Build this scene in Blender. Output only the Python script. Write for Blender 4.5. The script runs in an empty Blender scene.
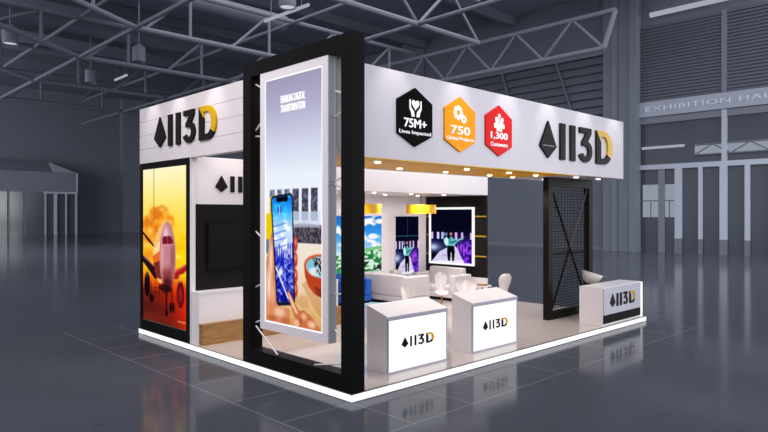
import bpy, bmesh, math, random
import numpy as np
from mathutils import Vector, Matrix
random.seed(7)
rng = np.random.RandomState(5)
SC = bpy.context.scene
COL = SC.collection
PI = math.pi

# ------------------------------------------------------------------ materials
def lin(c):
    return tuple(((v/255)/12.92 if v/255 <= .04045 else ((v/255+.055)/1.055)**2.4) for v in c)

def mat(name, rgb, rough=.5, metal=0., emit=0., noise=0., nscale=6., spec=.5, bump=0., coat=0.):
    m = bpy.data.materials.new(name); m.use_nodes = True
    nt = m.node_tree; b = nt.nodes['Principled BSDF']
    c = (*lin(rgb), 1)
    b.inputs['Base Color'].default_value = c
    b.inputs['Roughness'].default_value = rough
    b.inputs['Metallic'].default_value = metal
    b.inputs['Specular IOR Level'].default_value = spec
    b.inputs['Coat Weight'].default_value = coat
    if emit:
        b.inputs['Emission Color'].default_value = c
        b.inputs['Emission Strength'].default_value = emit
    if noise or bump:
        tc = nt.nodes.new('ShaderNodeTexCoord'); nz = nt.nodes.new('ShaderNodeTexNoise')
        nz.inputs['Scale'].default_value = nscale; nz.inputs['Detail'].default_value = 4
        nt.links.new(tc.outputs['Object'], nz.inputs['Vector'])
        if noise:
            mx = nt.nodes.new('ShaderNodeMix'); mx.data_type = 'RGBA'
            mx.inputs['A'].default_value = tuple(v*(1-noise) for v in c[:3])+(1,)
            mx.inputs['B'].default_value = tuple(min(1, v*(1+noise)) for v in c[:3])+(1,)
            nt.links.new(nz.outputs['Fac'], mx.inputs['Factor'])
            nt.links.new(mx.outputs['Result'], b.inputs['Base Color'])
        if bump:
            bp = nt.nodes.new('ShaderNodeBump'); bp.inputs['Strength'].default_value = bump
            bp.inputs['Distance'].default_value = .01
            nt.links.new(nz.outputs['Fac'], bp.inputs['Height']); nt.links.new(bp.outputs['Normal'], b.inputs['Normal'])
    return m

def emis(name, rgb, s):
    m = bpy.data.materials.new(name); m.use_nodes = True
    nt = m.node_tree; nt.nodes.clear()
    e = nt.nodes.new('ShaderNodeEmission'); e.inputs['Color'].default_value = (*lin(rgb), 1); e.inputs['Strength'].default_value = s
    o = nt.nodes.new('ShaderNodeOutputMaterial'); nt.links.new(e.outputs[0], o.inputs[0])
    return m

def slat_mat(name, rgb, axis, pitch, depth=.35, rough=.6):
    """corrugated sheet: a wave along one axis drives a bump"""
    m = mat(name, rgb, rough)
    nt = m.node_tree; b = nt.nodes['Principled BSDF']
    tc = nt.nodes.new('ShaderNodeTexCoord'); sp = nt.nodes.new('ShaderNodeSeparateXYZ')
    nt.links.new(tc.outputs['Object'], sp.inputs[0])
    mu = nt.nodes.new('ShaderNodeMath'); mu.operation = 'MULTIPLY'; mu.inputs[1].default_value = 1/pitch
    nt.links.new(sp.outputs[axis], mu.inputs[0])
    fr = nt.nodes.new('ShaderNodeMath'); fr.operation = 'FRACT'; nt.links.new(mu.outputs[0], fr.inputs[0])
    bp = nt.nodes.new('ShaderNodeBump'); bp.inputs['Strength'].default_value = depth; bp.inputs['Distance'].default_value = pitch*.6
    nt.links.new(fr.outputs[0], bp.inputs['Height']); nt.links.new(bp.outputs['Normal'], b.inputs['Normal'])
    return m

def floor_mat():
    m = bpy.data.materials.new('hall_floor'); m.use_nodes = True
    nt = m.node_tree; b = nt.nodes['Principled BSDF']
    N = nt.nodes.new; L = nt.links.new
    def math_(op, a, c=None):
        n = N('ShaderNodeMath'); n.operation = op
        for i, v in enumerate((a, c)):
            if v is None: continue
            if isinstance(v, (int, float)): n.inputs[i].default_value = v
            else: L(v, n.inputs[i])
        return n.outputs[0]
    geo = N('ShaderNodeNewGeometry'); sp = N('ShaderNodeSeparateXYZ'); L(geo.outputs['Position'], sp.inputs[0])
    P = 1.085
    def line(o):
        f = math_('FRACT', math_('ADD', math_('DIVIDE', o, P), .5))
        return math_('LESS_THAN', math_('ABSOLUTE', math_('SUBTRACT', f, .5)), .0075)
    ln = math_('MAXIMUM', line(sp.outputs[0]), line(sp.outputs[1]))
    # joints coloured only where the stand's reflected light would show them
    inx = math_('MULTIPLY', math_('GREATER_THAN', sp.outputs[0], -1.1), math_('LESS_THAN', sp.outputs[0], 9.8))
    iny = math_('MULTIPLY', math_('GREATER_THAN', sp.outputs[1], -1.1), math_('LESS_THAN', sp.outputs[1], 7.7))
    ln = math_('MULTIPLY', ln, math_('MULTIPLY', inx, iny))
    nz = N('ShaderNodeTexNoise'); nz.inputs['Scale'].default_value = .8; nz.inputs['Detail'].default_value = 6
    L(geo.outputs['Position'], nz.inputs['Vector'])
    r1 = N('ShaderNodeMix'); r1.data_type = 'RGBA'
    r1.inputs['A'].default_value = (*lin(FLOOR_A), 1); r1.inputs['B'].default_value = (*lin(FLOOR_B), 1)
    L(nz.outputs['Fac'], r1.inputs['Factor'])
    sk = N('ShaderNodeTexNoise'); sk.inputs['Scale'].default_value = 3.2; sk.inputs['Detail'].default_value = 3
    L(geo.outputs['Position'], sk.inputs['Vector'])
    rp = N('ShaderNodeValToRGB'); rp.color_ramp.elements[0].position = .70; rp.color_ramp.elements[1].position = .76
    L(sk.outputs['Fac'], rp.inputs['Fac'])
    r2 = N('ShaderNodeMix'); r2.data_type = 'RGBA'; L(math_('MULTIPLY', rp.outputs['Color'], .5), r2.inputs['Factor'])
    L(r1.outputs['Result'], r2.inputs['A']); r2.inputs['B'].default_value = (*lin((30, 31, 36)), 1)
    r3 = N('ShaderNodeMix'); r3.data_type = 'RGBA'; L(math_('MULTIPLY', ln, .45), r3.inputs['Factor'])
    L(r2.outputs['Result'], r3.inputs['A']); r3.inputs['B'].default_value = (*lin((150, 150, 160)), 1)
    L(r3.outputs['Result'], b.inputs['Base Color'])
    b.inputs['Roughness'].default_value = .11
    b.inputs['Specular IOR Level'].default_value = .06
    return m

FLOOR_A, FLOOR_B = (68, 71, 80), (78, 81, 91)
M = {}
M['white'] = mat('white_laminate', (232, 225, 228), .35)
M['white_cool'] = mat('white_fascia_paint', (208, 203, 212), .5, spec=.2)
M['white_plank'] = mat('white_plank_paint', (228, 219, 224), .5)
M['black'] = mat('black_lacquer', (19, 17, 18), .35, spec=.06)
M['black_matt'] = mat('black_matt', (30, 27, 27), .6, spec=.06)
M['dark_brown'] = mat('dark_brown_metal', (30, 25, 23), .45, spec=.06)
M['rust_rod'] = mat('reddish_rod', (92, 74, 70), .5)
M['logo_black'] = mat('logo_black', (22, 20, 24), .45, spec=.05)
M['logo_brown'] = mat('logo_dark_brown', (36, 30, 30), .5, spec=.05)
M['yellow'] = mat('yellow_acrylic', (216, 168, 4), .4, spec=.2)
M['yellow_lamp'] = mat('yellow_lamp_fabric', (222, 170, 4), .5, emit=.12, noise=.06, nscale=30)
M['gold'] = mat('gold_soffit_gloss', (255, 186, 2), .35, spec=.08)
M['gold_trim'] = mat('gold_trim', (205, 160, 40), .35, metal=.6)
M['brass'] = mat('brass', (190, 140, 70), .3, metal=.9)
M['deck'] = mat('beige_gloss_deck', (196, 183, 178), .05, spec=1.0, noise=.03, nscale=1.5)
M['strip'] = emis('white_led_strip', (250, 250, 255), 1.25)
M['strip_dim'] = mat('aluminium_trim', (96, 88, 84), .4, metal=.2)
M['glow'] = emis('white_backlit_acrylic', (255, 255, 255), 1.1)
M['bulb'] = emis('downlight_bulb', (255, 246, 230), 4.)
M['edge_lilac'] = mat('lilac_grey_edge', (172, 168, 186), .4)
M['silver'] = mat('silver_panel', (178, 176, 192), .35, metal=.15)
M['wood'] = None
M['fabric'] = mat('white_upholstery', (206, 197, 198), .75, noise=.02, nscale=40, bump=.1)
M['blue'] = mat('blue_upholstery', (24, 92, 190), .7, noise=.05, nscale=30)
M['chair'] = mat('white_plastic_shell', (218, 210, 210), .3)
M['glass_blue'] = mat('pale_blue_glass', (150, 196, 238), .08, spec=.7)
M['rod'] = mat('white_rod', (225, 222, 226), .4)
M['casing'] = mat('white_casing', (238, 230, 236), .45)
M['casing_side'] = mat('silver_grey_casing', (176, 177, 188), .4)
M['bezel_glow'] = emis('white_lit_edge', (255, 252, 255), 1.05)
M['red'] = mat('red_badge', (222, 0, 6), .45, spec=.1)
M['orange'] = mat('orange_badge', (255, 158, 0), .45, spec=.1)
M['badge_black'] = mat('black_badge', (4, 4, 5), .45, spec=.03)
M['print_white'] = mat('print_white', (250, 250, 252), .5, emit=.15)
M['screen_black'] = mat('screen_glass', (5, 5, 6), .2, spec=.2)
M['hall_wall'] = mat('hall_wall_paint', (112, 117, 132), .7, noise=.06, nscale=.7)
M['hall_wall_far'] = mat('hall_far_wall_paint', (112, 116, 130), .7, noise=.06, nscale=.4)
M['hall_ceiling'] = slat_mat('hall_roof_sheet', (118, 121, 138), 1, 1.2, .3)
M['pilaster'] = mat('pilaster_paint', (122, 127, 142), .6, noise=.04, nscale=.6)
M['shutter'] = mat('shutter_slats', (100, 104, 118), .6)
M['louvre'] = mat('louvre_slats', (98, 101, 115), .6)
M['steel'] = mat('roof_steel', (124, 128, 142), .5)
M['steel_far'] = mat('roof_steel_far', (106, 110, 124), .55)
M['lamp_body'] = mat('lamp_housing', (122, 126, 142), .5)
M['lamp_lit'] = emis('lamp_diffuser', (196, 200, 215), 1.0)
M['tube_lit'] = emis('fluorescent_tube', (186, 190, 204), .75)
M['hall_glass'] = mat('dark_window_glass', (72, 76, 90), .12, spec=.5)
M['window_lit'] = emis('daylight_pane', (152, 157, 172), .9)
M['mullion'] = mat('aluminium_mullion', (186, 192, 208), .45)
M['sign_band'] = mat('sign_band', (170, 175, 192), .5)
M['sign_letters'] = mat('sign_letters', (226, 231, 244), .45)
M['lobby'] = mat('lobby_panel', (124, 128, 143), .5)
M['lobby_light'] = mat('lobby_light_panel', (196, 200, 214), .5)

def wood():
    m = mat('oak_veneer', (176, 130, 70), .4)
    nt = m.node_tree; b = nt.nodes['Principled BSDF']
    tc = nt.nodes.new('ShaderNodeTexCoord'); mp = nt.nodes.new('ShaderNodeMapping'); mp.inputs['Scale'].default_value = (1.5, 12, 22)
    nz = nt.nodes.new('ShaderNodeTexNoise'); nz.inputs['Scale'].default_value = 2; nz.inputs['Detail'].default_value = 5
    rp = nt.nodes.new('ShaderNodeValToRGB')
    rp.color_ramp.elements[0].color = (*lin((128, 88, 42)), 1); rp.color_ramp.elements[1].color = (*lin((176, 130, 74)), 1)
    rp.color_ramp.elements[0].position = .3; rp.color_ramp.elements[1].position = .7
    nt.links.new(tc.outputs['Object'], mp.inputs[0]); nt.links.new(mp.outputs[0], nz.inputs['Vector'])
    nt.links.new(nz.outputs['Fac'], rp.inputs[0]); nt.links.new(rp.outputs[0], b.inputs['Base Color'])
    return m
M['wood'] = wood()

def picture_mat():
    m = bpy.data.materials.new('backlit_print'); m.use_nodes = True
    nt = m.node_tree; nt.nodes.clear()
    a = nt.nodes.new('ShaderNodeVertexColor'); a.layer_name = 'Col'
    e = nt.nodes.new('ShaderNodeEmission'); e.inputs['Strength'].default_value = 1.0
    o = nt.nodes.new('ShaderNodeOutputMaterial')
    nt.links.new(a.outputs['Color'], e.inputs['Color']); nt.links.new(e.outputs[0], o.inputs[0])
    return m
M['picture'] = picture_mat()

# ------------------------------------------------------------------ builders
def tag(o, label=None, cat=None, group=None, kind=None):
    if label: o['label'] = label
    if cat: o['category'] = cat
    if group: o['group'] = group
    if kind: o['kind'] = kind
    return o

def thing(name, label, cat, loc=(0, 0, 0), rz=0, group=None, kind=None):
    o = bpy.data.objects.new(name, None); COL.objects.link(o)
    o.location = loc; o.rotation_euler.z = rz; o.empty_display_size = .1
    return tag(o, label, cat, group, kind)

def wloc(o):
    v = Vector((0, 0, 0))
    while o: v += o.location; o = o.parent
    return v

class MB:
    def __init__(s): s.bm = bmesh.new()
    def box(s, x0, x1, y0, y1, z0, z1):
        v = [s.bm.verts.new(p) for p in ((x0,y0,z0),(x1,y0,z0),(x1,y1,z0),(x0,y1,z0),(x0,y0,z1),(x1,y0,z1),(x1,y1,z1),(x0,y1,z1))]
        for f in ((0,3,2,1),(4,5,6,7),(0,1,5,4),(1,2,6,5),(2,3,7,6),(3,0,4,7)): s.bm.faces.new([v[i] for i in f])
        return s
    def hexa(s, pts):   # 8 corners, bottom 4 then top 4
        v = [s.bm.verts.new(p) for p in pts]
        for f in ((0,3,2,1),(4,5,6,7),(0,1,5,4),(1,2,6,5),(2,3,7,6),(3,0,4,7)): s.bm.faces.new([v[i] for i in f])
        return s
    def tube(s, p, q, r, n=8, r2=None):
        p = Vector(p); q = Vector(q); d = (q-p)
        if d.length < 1e-6: return s
        z = d.normalized(); x = z.orthogonal().normalized(); y = z.cross(x)
        r2 = r if r2 is None else r2
        a = [s.bm.verts.new(p+(x*math.cos(t)+y*math.sin(t))*r) for t in [2*PI*i/n for i in range(n)]]
        b = [s.bm.verts.new(q+(x*math.cos(t)+y*math.sin(t))*r2) for t in [2*PI*i/n for i in range(n)]]
        for i in range(n): s.bm.faces.new((a[i], a[(i+1)%n], b[(i+1)%n], b[i]))
        s.bm.faces.new(a[::-1]); s.bm.faces.new(b)
        return s
    def lathe(s, prof, c=(0, 0, 0), n=32):   # prof: [(r,z)]
        rings = []
        for r, z in prof:
            if r < 1e-5: rings.append([s.bm.verts.new((c[0], c[1], c[2]+z))])
            else: rings.append([s.bm.verts.new((c[0]+r*math.cos(2*PI*i/n), c[1]+r*math.sin(2*PI*i/n), c[2]+z)) for i in range(n)])
        for a, b in zip(rings, rings[1:]):
            for i in range(n):
                j = (i+1) % n
                if len(a) == 1 and len(b) == 1: continue
                if len(a) == 1: s.bm.faces.new((a[0], b[j], b[i]))
                elif len(b) == 1: s.bm.faces.new((a[i], a[j], b[0]))
                else: s.bm.faces.new((a[i], a[j], b[j], b[i]))
        return s
    def prism(s, pts, f, t0, t1):   # pts 2D outline, f(u,v,w)->xyz
        a = [s.bm.verts.new(f(u, v, t0)) for u, v in pts]; b = [s.bm.verts.new(f(u, v, t1)) for u, v in pts]
        n = len(pts)
        fs = [s.bm.faces.new(a), s.bm.faces.new(b)]
        for i in range(n): s.bm.faces.new((a[i], a[(i+1)%n], b[(i+1)%n], b[i]))
        for q in fs: q.normal_update()
        bmesh.ops.triangulate(s.bm, faces=fs, ngon_method='EAR_CLIP')
        return s
    def build(s, name, m, parent=None, smooth=False, bevel=0, seg=2, top=False):
        bmesh.ops.recalc_face_normals(s.bm, faces=s.bm.faces)
        me = bpy.data.meshes.new(name)
        if parent: off = wloc(parent)
        else:
            xs = [v.co for v in s.bm.verts]
            lo = [min(c[i] for c in xs) for i in range(3)]; hi = [max(c[i] for c in xs) for i in range(3)]
            off = Vector(((lo[0]+hi[0])/2, (lo[1]+hi[1])/2, lo[2]))
        for v in s.bm.verts: v.co -= off
        s.bm.to_mesh(me); s.bm.free()
        if smooth:
            for p in me.polygons: p.use_smooth = True
        me.materials.append(m)
        o = bpy.data.objects.new(name, me); COL.objects.link(o)
        if parent: o.parent = parent
        else: o.location = off
        if bevel:
            b = o.modifiers.new('bevel', 'BEVEL'); b.width = bevel; b.segments = seg; b.limit_method = 'ANGLE'
        return o

def box(name, m, parent, x0, x1, y0, y1, z0, z1, **k):
    return MB().box(x0, x1, y0, y1, z0, z1).build(name, m, parent, **k)

def copy_tree(o, parent=None):
    c = o.copy(); COL.objects.link(c); c.parent = parent
    for ch in [x for x in o.children]: copy_tree(ch, c)
    return c

def text(name, body, f, u0, u1, v0, v1, t0, t1, m, parent, bold=.0, spacing=1.):
    """solid lettering fitted to the box u0..u1, v0..v1 of the surface f(u,v,w)"""
    cu = bpy.data.curves.new(name, 'FONT'); cu.body = body; cu.extrude = .5; cu.align_x = 'LEFT'
    cu.space_character = spacing; cu.resolution_u = 4
    to = bpy.data.objects.new(name, cu); COL.objects.link(to)
    dg = bpy.context.evaluated_depsgraph_get()
    me = bpy.data.meshes.new_from_object(to.evaluated_get(dg))
    bpy.data.objects.remove(to); bpy.data.curves.remove(cu)
    co = [v.co.copy() for v in me.vertices]
    lo = [min(c[i] for c in co) for i in (0, 1)]; hi = [max(c[i] for c in co) for i in (0, 1)]
    off = wloc(parent) if parent else Vector((0, 0, 0))
    sh = bold*(v1-v0)      # heavy type: the strokes are widened by overlapping shifted letters
    for v, c in zip(me.vertices, co):
        u = u0+sh+(c.x-lo[0])/(hi[0]-lo[0])*(u1-u0-2*sh); w = v0+(c.y-lo[1])/(hi[1]-lo[1])*(v1-v0)
        v.co = Vector((u, w, c.z))
    bm = bmesh.new()
    for i, (du, dv) in enumerate(((-1, 0), (1, 0), (0, .5), (0, -.5)) if bold else ((0, 0),)):
        k0 = len(bm.verts); bm.from_mesh(me); bm.verts.ensure_lookup_table()
        for v in bm.verts[k0:]:
            v.co = Vector(f(v.co.x+du*sh, v.co.y+dv*sh, (t1+.0003*i) if v.co.z > 0 else t0))-off
    bmesh.ops.recalc_face_normals(bm, faces=bm.faces); bm.to_mesh(me); bm.free()
    me.materials.clear(); me.materials.append(m); me.name = name
    o = bpy.data.objects.new(name, me); COL.objects.link(o)
    if parent: o.parent = parent
    return o

# ---------------- the lettering of the stand: kite, two bars, 3, D  (u 0..4.08, v 0..1)
def arc(cx, cy, rx, ry, a0, a1, n=14):
    return [(cx+rx*math.cos(math.radians(a0+(a1-a0)*i/n)), cy+ry*math.sin(math.radians(a0+(a1-a0)*i/n))) for i in range(n+1)]

K = 4.08/2.945
LG = {}
LG['kite'] = [(.295*K, .985), (0, .31), (.295*K, 0), (.59*K, .31)]
LG['bar1'] = [(.735*K, 0), (.93*K, 0), (.93*K, .985), (.735*K, .985)]
LG['bar2'] = [(1.13*K, 0), (1.325*K, 0), (1.325*K, .985), (1.13*K, .985)]
c3 = (1.745*K, .315)
LG['3'] = ([(1.50*K, .985), (1.99*K, .985), (1.99*K, .83), (1.84*K, .595)] + arc(*c3, .285*K, .315, 62, -158, 18)
           + arc(*c3, .115*K, .155, -158, 90, 14) + [(1.60*K, .47), (1.60*K, .57), (1.77*K, .83), (1.50*K, .83)])
cd = (2.50*K, .49)
# D: black stem, foot; yellow bow.  the cut runs from the top left corner to the counter and again low on the right
LG['D_black'] = ([(2.21*K, .97), (2.415*K, .64), (2.415*K, .17), (2.56*K, .17)] + arc(2.56*K, .49, .18*K, .32, -90, -38, 5)
                 + arc(2.56*K, .49, .385*K, .49, -38, -90, 6) + [(2.21*K, 0)])
LG['D_yellow'] = ([(2.21*K, .985), (2.56*K, .985)] + arc(2.56*K, .49, .385*K, .495, 90, -38, 14)
                  + arc(2.56*K, .49, .18*K, .33, -38, 90, 12) + [(2.415*K, .82), (2.415*K, .65)])

def logo(parent, f, u0, v0, w, h, t0, t1, dark, yellow, thin=None):
    for key, nm in (('kite', 'logo_kite'), ('bar1', 'logo_bar'), ('bar2', 'logo_bar'), ('3', 'logo_three'), ('D_black', 'logo_letter'), ('D_yellow', 'logo_bow')):
        pts = LG[key]
        if thin and key.startswith('bar'):
            c = sum(p[0] for p in pts)/4
            pts = [(c+(p[0]-c)*thin, p[1]) for p in pts]
        pts = [(u0+p[0]/4.08*w, v0+p[1]*h) for p in pts]
        o = MB().prism(pts, f, t0, t1).build(nm, yellow if key == 'D_yellow' else dark, parent)
        if key == 'D_yellow': o['label'] = 'yellow bow of the letter D'

# ---------------- pictures: a fine grid whose vertices carry the print's colours
def canvas(w, h, c): a = np.zeros((h, w, 3)); a[:] = c; return a
class Pic:
    def __init__(s, w, h, c=(255, 255, 255)):
        s.w, s.h = w, h; s.a = np.zeros((h, w, 3)); s.a[:] = c
        s.v, s.u = np.mgrid[0:h, 0:w]; s.u = (s.u+.5)/w; s.v = (s.v+.5)/h   # v from the top
    def grad(s, stops, mask=None):
        vs = [q[0] for q in stops]
        g = np.stack([np.interp(s.v, vs, [q[1][i] for q in stops]) for i in range(3)], -1)
        if mask is None: s.a[:] = g
        else: s.a[mask] = g[mask]
    def blend(s, m, c):
        m = np.clip(m, 0, 1)[..., None]; s.a = s.a*(1-m)+np.array(c, float)*m
    def poly(s, pts, c, al=1.):
        m = np.zeros(s.u.shape, bool); n = len(pts)
        for i in range(n):
            (x0, y0), (x1, y1) = pts[i], pts[(i+1) % n]
            if y0 == y1: continue
            cond = (s.v < y0) != (s.v < y1)
            m ^= cond & (s.u < x0+(s.v-y0)/(y1-y0)*(x1-x0))
        s.blend(m*al, c); return m
    def rect(s, u0, u1, v0, v1, c, al=1.):
        s.blend(((s.u >= u0) & (s.u < u1) & (s.v >= v0) & (s.v < v1))*al, c)
    def ell(s, cu, cv, ru, rv, c, al=1., soft=.15, rot=0):
        du = (s.u-cu); dv = (s.v-cv)*s.h/s.w
        ca, sa = math.cos(rot), math.sin(rot)
        x = (du*ca+dv*sa)/ru; y = (-du*sa+dv*ca)/(rv*s.h/s.w)
        d = np.sqrt(x*x+y*y); s.blend(al*np.clip((1-d)/soft, 0, 1), c)
    def line(s, p, q, wd, c, al=1.):
        ar = s.h/s.w
        px, py, qx, qy = p[0], p[1]*ar, q[0], q[1]*ar
        dx, dy = qx-px, qy-py; L2 = dx*dx+dy*dy+1e-12
        t = np.clip(((s.u-px)*dx+(s.v*ar-py)*dy)/L2, 0, 1)
        d = np.hypot(s.u-px-t*dx, s.v*ar-py-t*dy)
        s.blend(al*np.clip((wd-d)/(wd*.4)+.5, 0, 1), c)
    def noise(s, n, seed=0):   # smooth value noise, n cells across
        r = np.random.RandomState(seed); m = max(2, int(n*s.h/s.w))
        g = r.rand(m+2, n+2); x = s.u*n; y = s.v*m
        xi = x.astype(int); yi = y.astype(int); fx = x-xi; fy = y-yi
        fx = fx*fx*(3-2*fx); fy = fy*fy*(3-2*fy)
        return (g[yi, xi]*(1-fx)+g[yi, xi+1]*fx)*(1-fy)+(g[yi+1, xi]*(1-fx)+g[yi+1, xi+1]*fx)*fy
    def soften(s):
        for ax in (0, 1):
            b = np.concatenate([np.take(s.a, [0], ax), s.a, np.take(s.a, [-1], ax)], ax)
            n = s.a.shape[ax]
            s.a = .25*np.take(b, range(0, n), ax)+.5*np.take(b, range(1, n+1), ax)+.25*np.take(b, range(2, n+2), ax)
    def mesh(s, name, f, u0, u1, v0, v1, t, parent):
        """front sheet, laid t off the surface f(u,v,w); v1 is the top"""
        w, h = s.w, s.h; off = wloc(parent)
        a = np.clip(s.a/255., 0, 1)
        lnr = np.where(a <= .04045, a/12.92, ((a+.055)/1.055)**2.4)
        vs = []; cs = np.ones((w*h, 4), np.float32)
        for j in range(h):
            for i in range(w):
                p = f(u0+(u1-u0)*i/(w-1), v1+(v0-v1)*j/(h-1), t); vs.append((p[0]-off[0], p[1]-off[1], p[2]-off[2]))
        cs[:, :3] = lnr.reshape(-1, 3)
        fs = [(j*w+i, (j+1)*w+i, (j+1)*w+i+1, j*w+i+1) for j in range(h-1) for i in range(w-1)]
        me = bpy.data.meshes.new(name); me.from_pydata(vs, [], fs)
        at = me.color_attributes.new('Col', 'FLOAT_COLOR', 'POINT'); at.data.foreach_set('color', cs.ravel())
        me.materials.append(M['picture'])
        o = bpy.data.objects.new(name, me); COL.objects.link(o); o.parent = parent
        return o

# surfaces: u runs to the right as you face them, v up, w outwards
def facing_left(X):    return lambda u, v, w: (X-w, -u, v)         # u = -Y
def facing_front(Y):   return lambda u, v, w: (u, Y-w, v)          # u = X

# ================================================================== THE HALL
RW, BW, CZ = 34.5, 76., 17.2
tag(MB().box(-45, RW+.3, -40, BW+.3, -.2, 0).build('floor', floor_mat()), kind='structure')
g = MB().prism([(RW+.3, 4.), (RW+.3, BW+.3), (-40, BW+.3)], lambda u, v, w: (u, v, w), CZ, CZ+.3)   # only the far half of the roof
tag(g.build('ceiling', M['hall_ceiling']), kind='structure')
tag(box('wall_back', M['hall_wall_far'], None, -45, RW, BW, BW+.3, 0, CZ), kind='structure')
tag(box('wall_right', M['hall_wall'], None, RW, RW+.3, -12, BW+.3, 0, CZ), kind='structure')
# pilasters of the right wall
g = MB().box(RW-.55, RW, 11.3, 13.6, 0, CZ); g.box(RW-.75, RW-.55, 11.3, 11.75, 0, CZ); g.box(RW-.7, RW-.55, 12.6, 12.95, 0, CZ)
tag(g.build('trim_1', M['pilaster']), kind='structure')
g = MB().box(RW-.5, RW, 30, 32.2, 0, CZ)
tag(g.build('trim_2', M['pilaster']), kind='structure')
tag(box('trim_3', M['pilaster'], None, 26.6, 30, BW-1, BW, 0, CZ), kind='structure')
# header beam above the shutters and kerb line
tag(box('trim_4', M['pilaster'], None, RW-.4, RW, 13.6, 30, 13.0, 13.5), kind='structure')
tag(box('baseboard_right', M['pilaster'], None, RW-.06, RW, 13.6, 70, 0, .25), kind='structure')

g = MB()
for i in range(9):
    z = 13.0-.56*i
    g.hexa([(RW-.30, 13.6, z-.56), (RW-.26, 13.6, z-.56), (RW-.26, 30, z-.56), (RW-.30, 30, z-.56), (RW-.12, 13.6, z-.02), (RW-.01, 13.6, z-.02), (RW-.01, 30, z-.02), (RW-.12, 30, z-.02)])
sh = tag(g.build('shutter', M['shutter']),
         'dark slatted roller shutter high on the right hall wall behind the roof truss', 'shutter')
for yy in (17.2, 21.8): MB().tube((RW-.36, yy, 13.0), (RW-.36, yy-1.6, 8.3), .09).build('stay', M['steel_far'], sh)

# glazed front with the hall sign
win = tag(box('window_1', M['hall_glass'], None, RW-.06, RW, -2, 11.3, 5.5, 8.5), kind='structure')
for yy, ww in ((6.2, .28), (1.4, .28)):
    box('mullion', M['mullion'], win, RW-.2, RW-.06, yy, yy+ww, 5.5, 8.5)
box('mullion', M['lobby'], win, RW-.16, RW-.06, -2, 11.3, 8.1, 8.5)
g = MB(); g.box(RW-.12, RW-.06, 8.6, 11.2, 6.5, 6.66); g.build('light_tube', M['tube_lit'], win)
lat = MB()
lat.tube((RW-.12, 8.0, 6.55), (RW-.12, -2, 6.55), .05); lat.tube((RW-.12, 8.0, 5.95), (RW-.12, -2, 5.95), .05)
for i in range(10): lat.tube((RW-.12, 8.0-i, 6.55 if i % 2 else 5.95), (RW-.12, 7.0-i, 5.95 if i % 2 else 6.55), .04)
box('lit_band', M['window_lit'], win, RW-.08, RW-.06, -2, 8.0, 5.95, 6.55)
lat.build('lattice', M['hall_wall'], win)
g = MB()
for i in range(24):
    z = 14.3-.2*i
    g.hexa([(RW-.16, -2, z-.2), (RW-.14, -2, z-.2), (RW-.14, 11.3, z-.2), (RW-.16, 11.3, z-.2), (RW-.08, -2, z), (RW, -2, z), (RW, 11.3, z), (RW-.08, 11.3, z)])
lou = tag(g.build('window_2', M['louvre']), kind='structure')
for yy in (6.2, 1.4): box('mullion', M['pilaster'], lou, RW-.2, RW-.1, yy, yy+.28, 9.5, 14.3)
tr = tag(box('trim_5', M['mullion'], None, RW-.2, RW, -2, 11.3, 5.2, 5.5), kind='structure')
# doors below the transom
ys = [(11.3, 9.13), (8.72, 7.76), (7.54, 6.58), (6.18, 5.26), (5.0, 4.0), (3.7, 2.7)]
for n, (a, b) in enumerate(ys):
    d = tag(box('door_%d' % (n+1), M['hall_glass'], None, RW-.06, RW, b, a, 0, 5.2), kind='structure')
    if n == 0:
        box('pane', M['window_lit'], d, RW-.09, RW-.06, 10.15, 11.15, 2.2, 4.25)
        box('pane', M['window_lit'], d, RW-.09, RW-.06, 9.15, 9.75, 2.2, 4.25)
        g = MB(); g.box(RW-.12, RW-.09, 9.13, 11.3, 3.2, 3.27)
        for yy in (10.6, 9.45): g.box(RW-.12, RW-.09, yy, yy+.06, 2.2, 3.2)
        g.build('glazing_bar', M['hall_wall'], d)
        box('mullion', M['pilaster'], d, RW-.16, RW-.06, 9.75, 10.15, 0, 5.2)
for n, (a, b) in enumerate([(9.13, 8.72), (7.76, 7.54), (6.58, 6.18), (5.26, 5.0), (4.0, 3.7)]):
    g = MB().box(RW-.22, RW, b, a, .9, 5.2)
    o = tag(g.build('trim_%d' % (6+n), M['mullion']), kind='structure')
    box('foot', M['hall_wall'], o, RW-.24, RW, b, a, 0, .9)
sg = thing('hall_sign', 'long grey hall sign with pale letters reading EXHIBITION HALL on the right wall', 'sign', (RW-.1, 5, 8.55))
box('sign_board', M['sign_band'], sg, RW-.26, RW, -2, 11.3, 8.53, 9.47)
text('sign_lettering', 'EXHIBITION HALL', facing_left(RW-.26), -10.9, -3.45, 8.86, 9.16, .0, .03, M['sign_letters'], sg, 0., 1.1)
tl = thing('fluorescent_lamp', 'long fluorescent tube lamp above the louvres on the right hall wall', 'lamp', (RW-.5, 8, 14.85))
MB().tube((RW-.5, 10.5, 14.85), (RW-.5, 4.5, 14.85), .16).build('tube', M['tube_lit'], tl)
for yy in (10, 7.5, 5): box('bracket', M['lamp_body'], tl, RW-.55, RW-.005, yy-.05, yy+.05, 14.8, 15.0)

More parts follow.
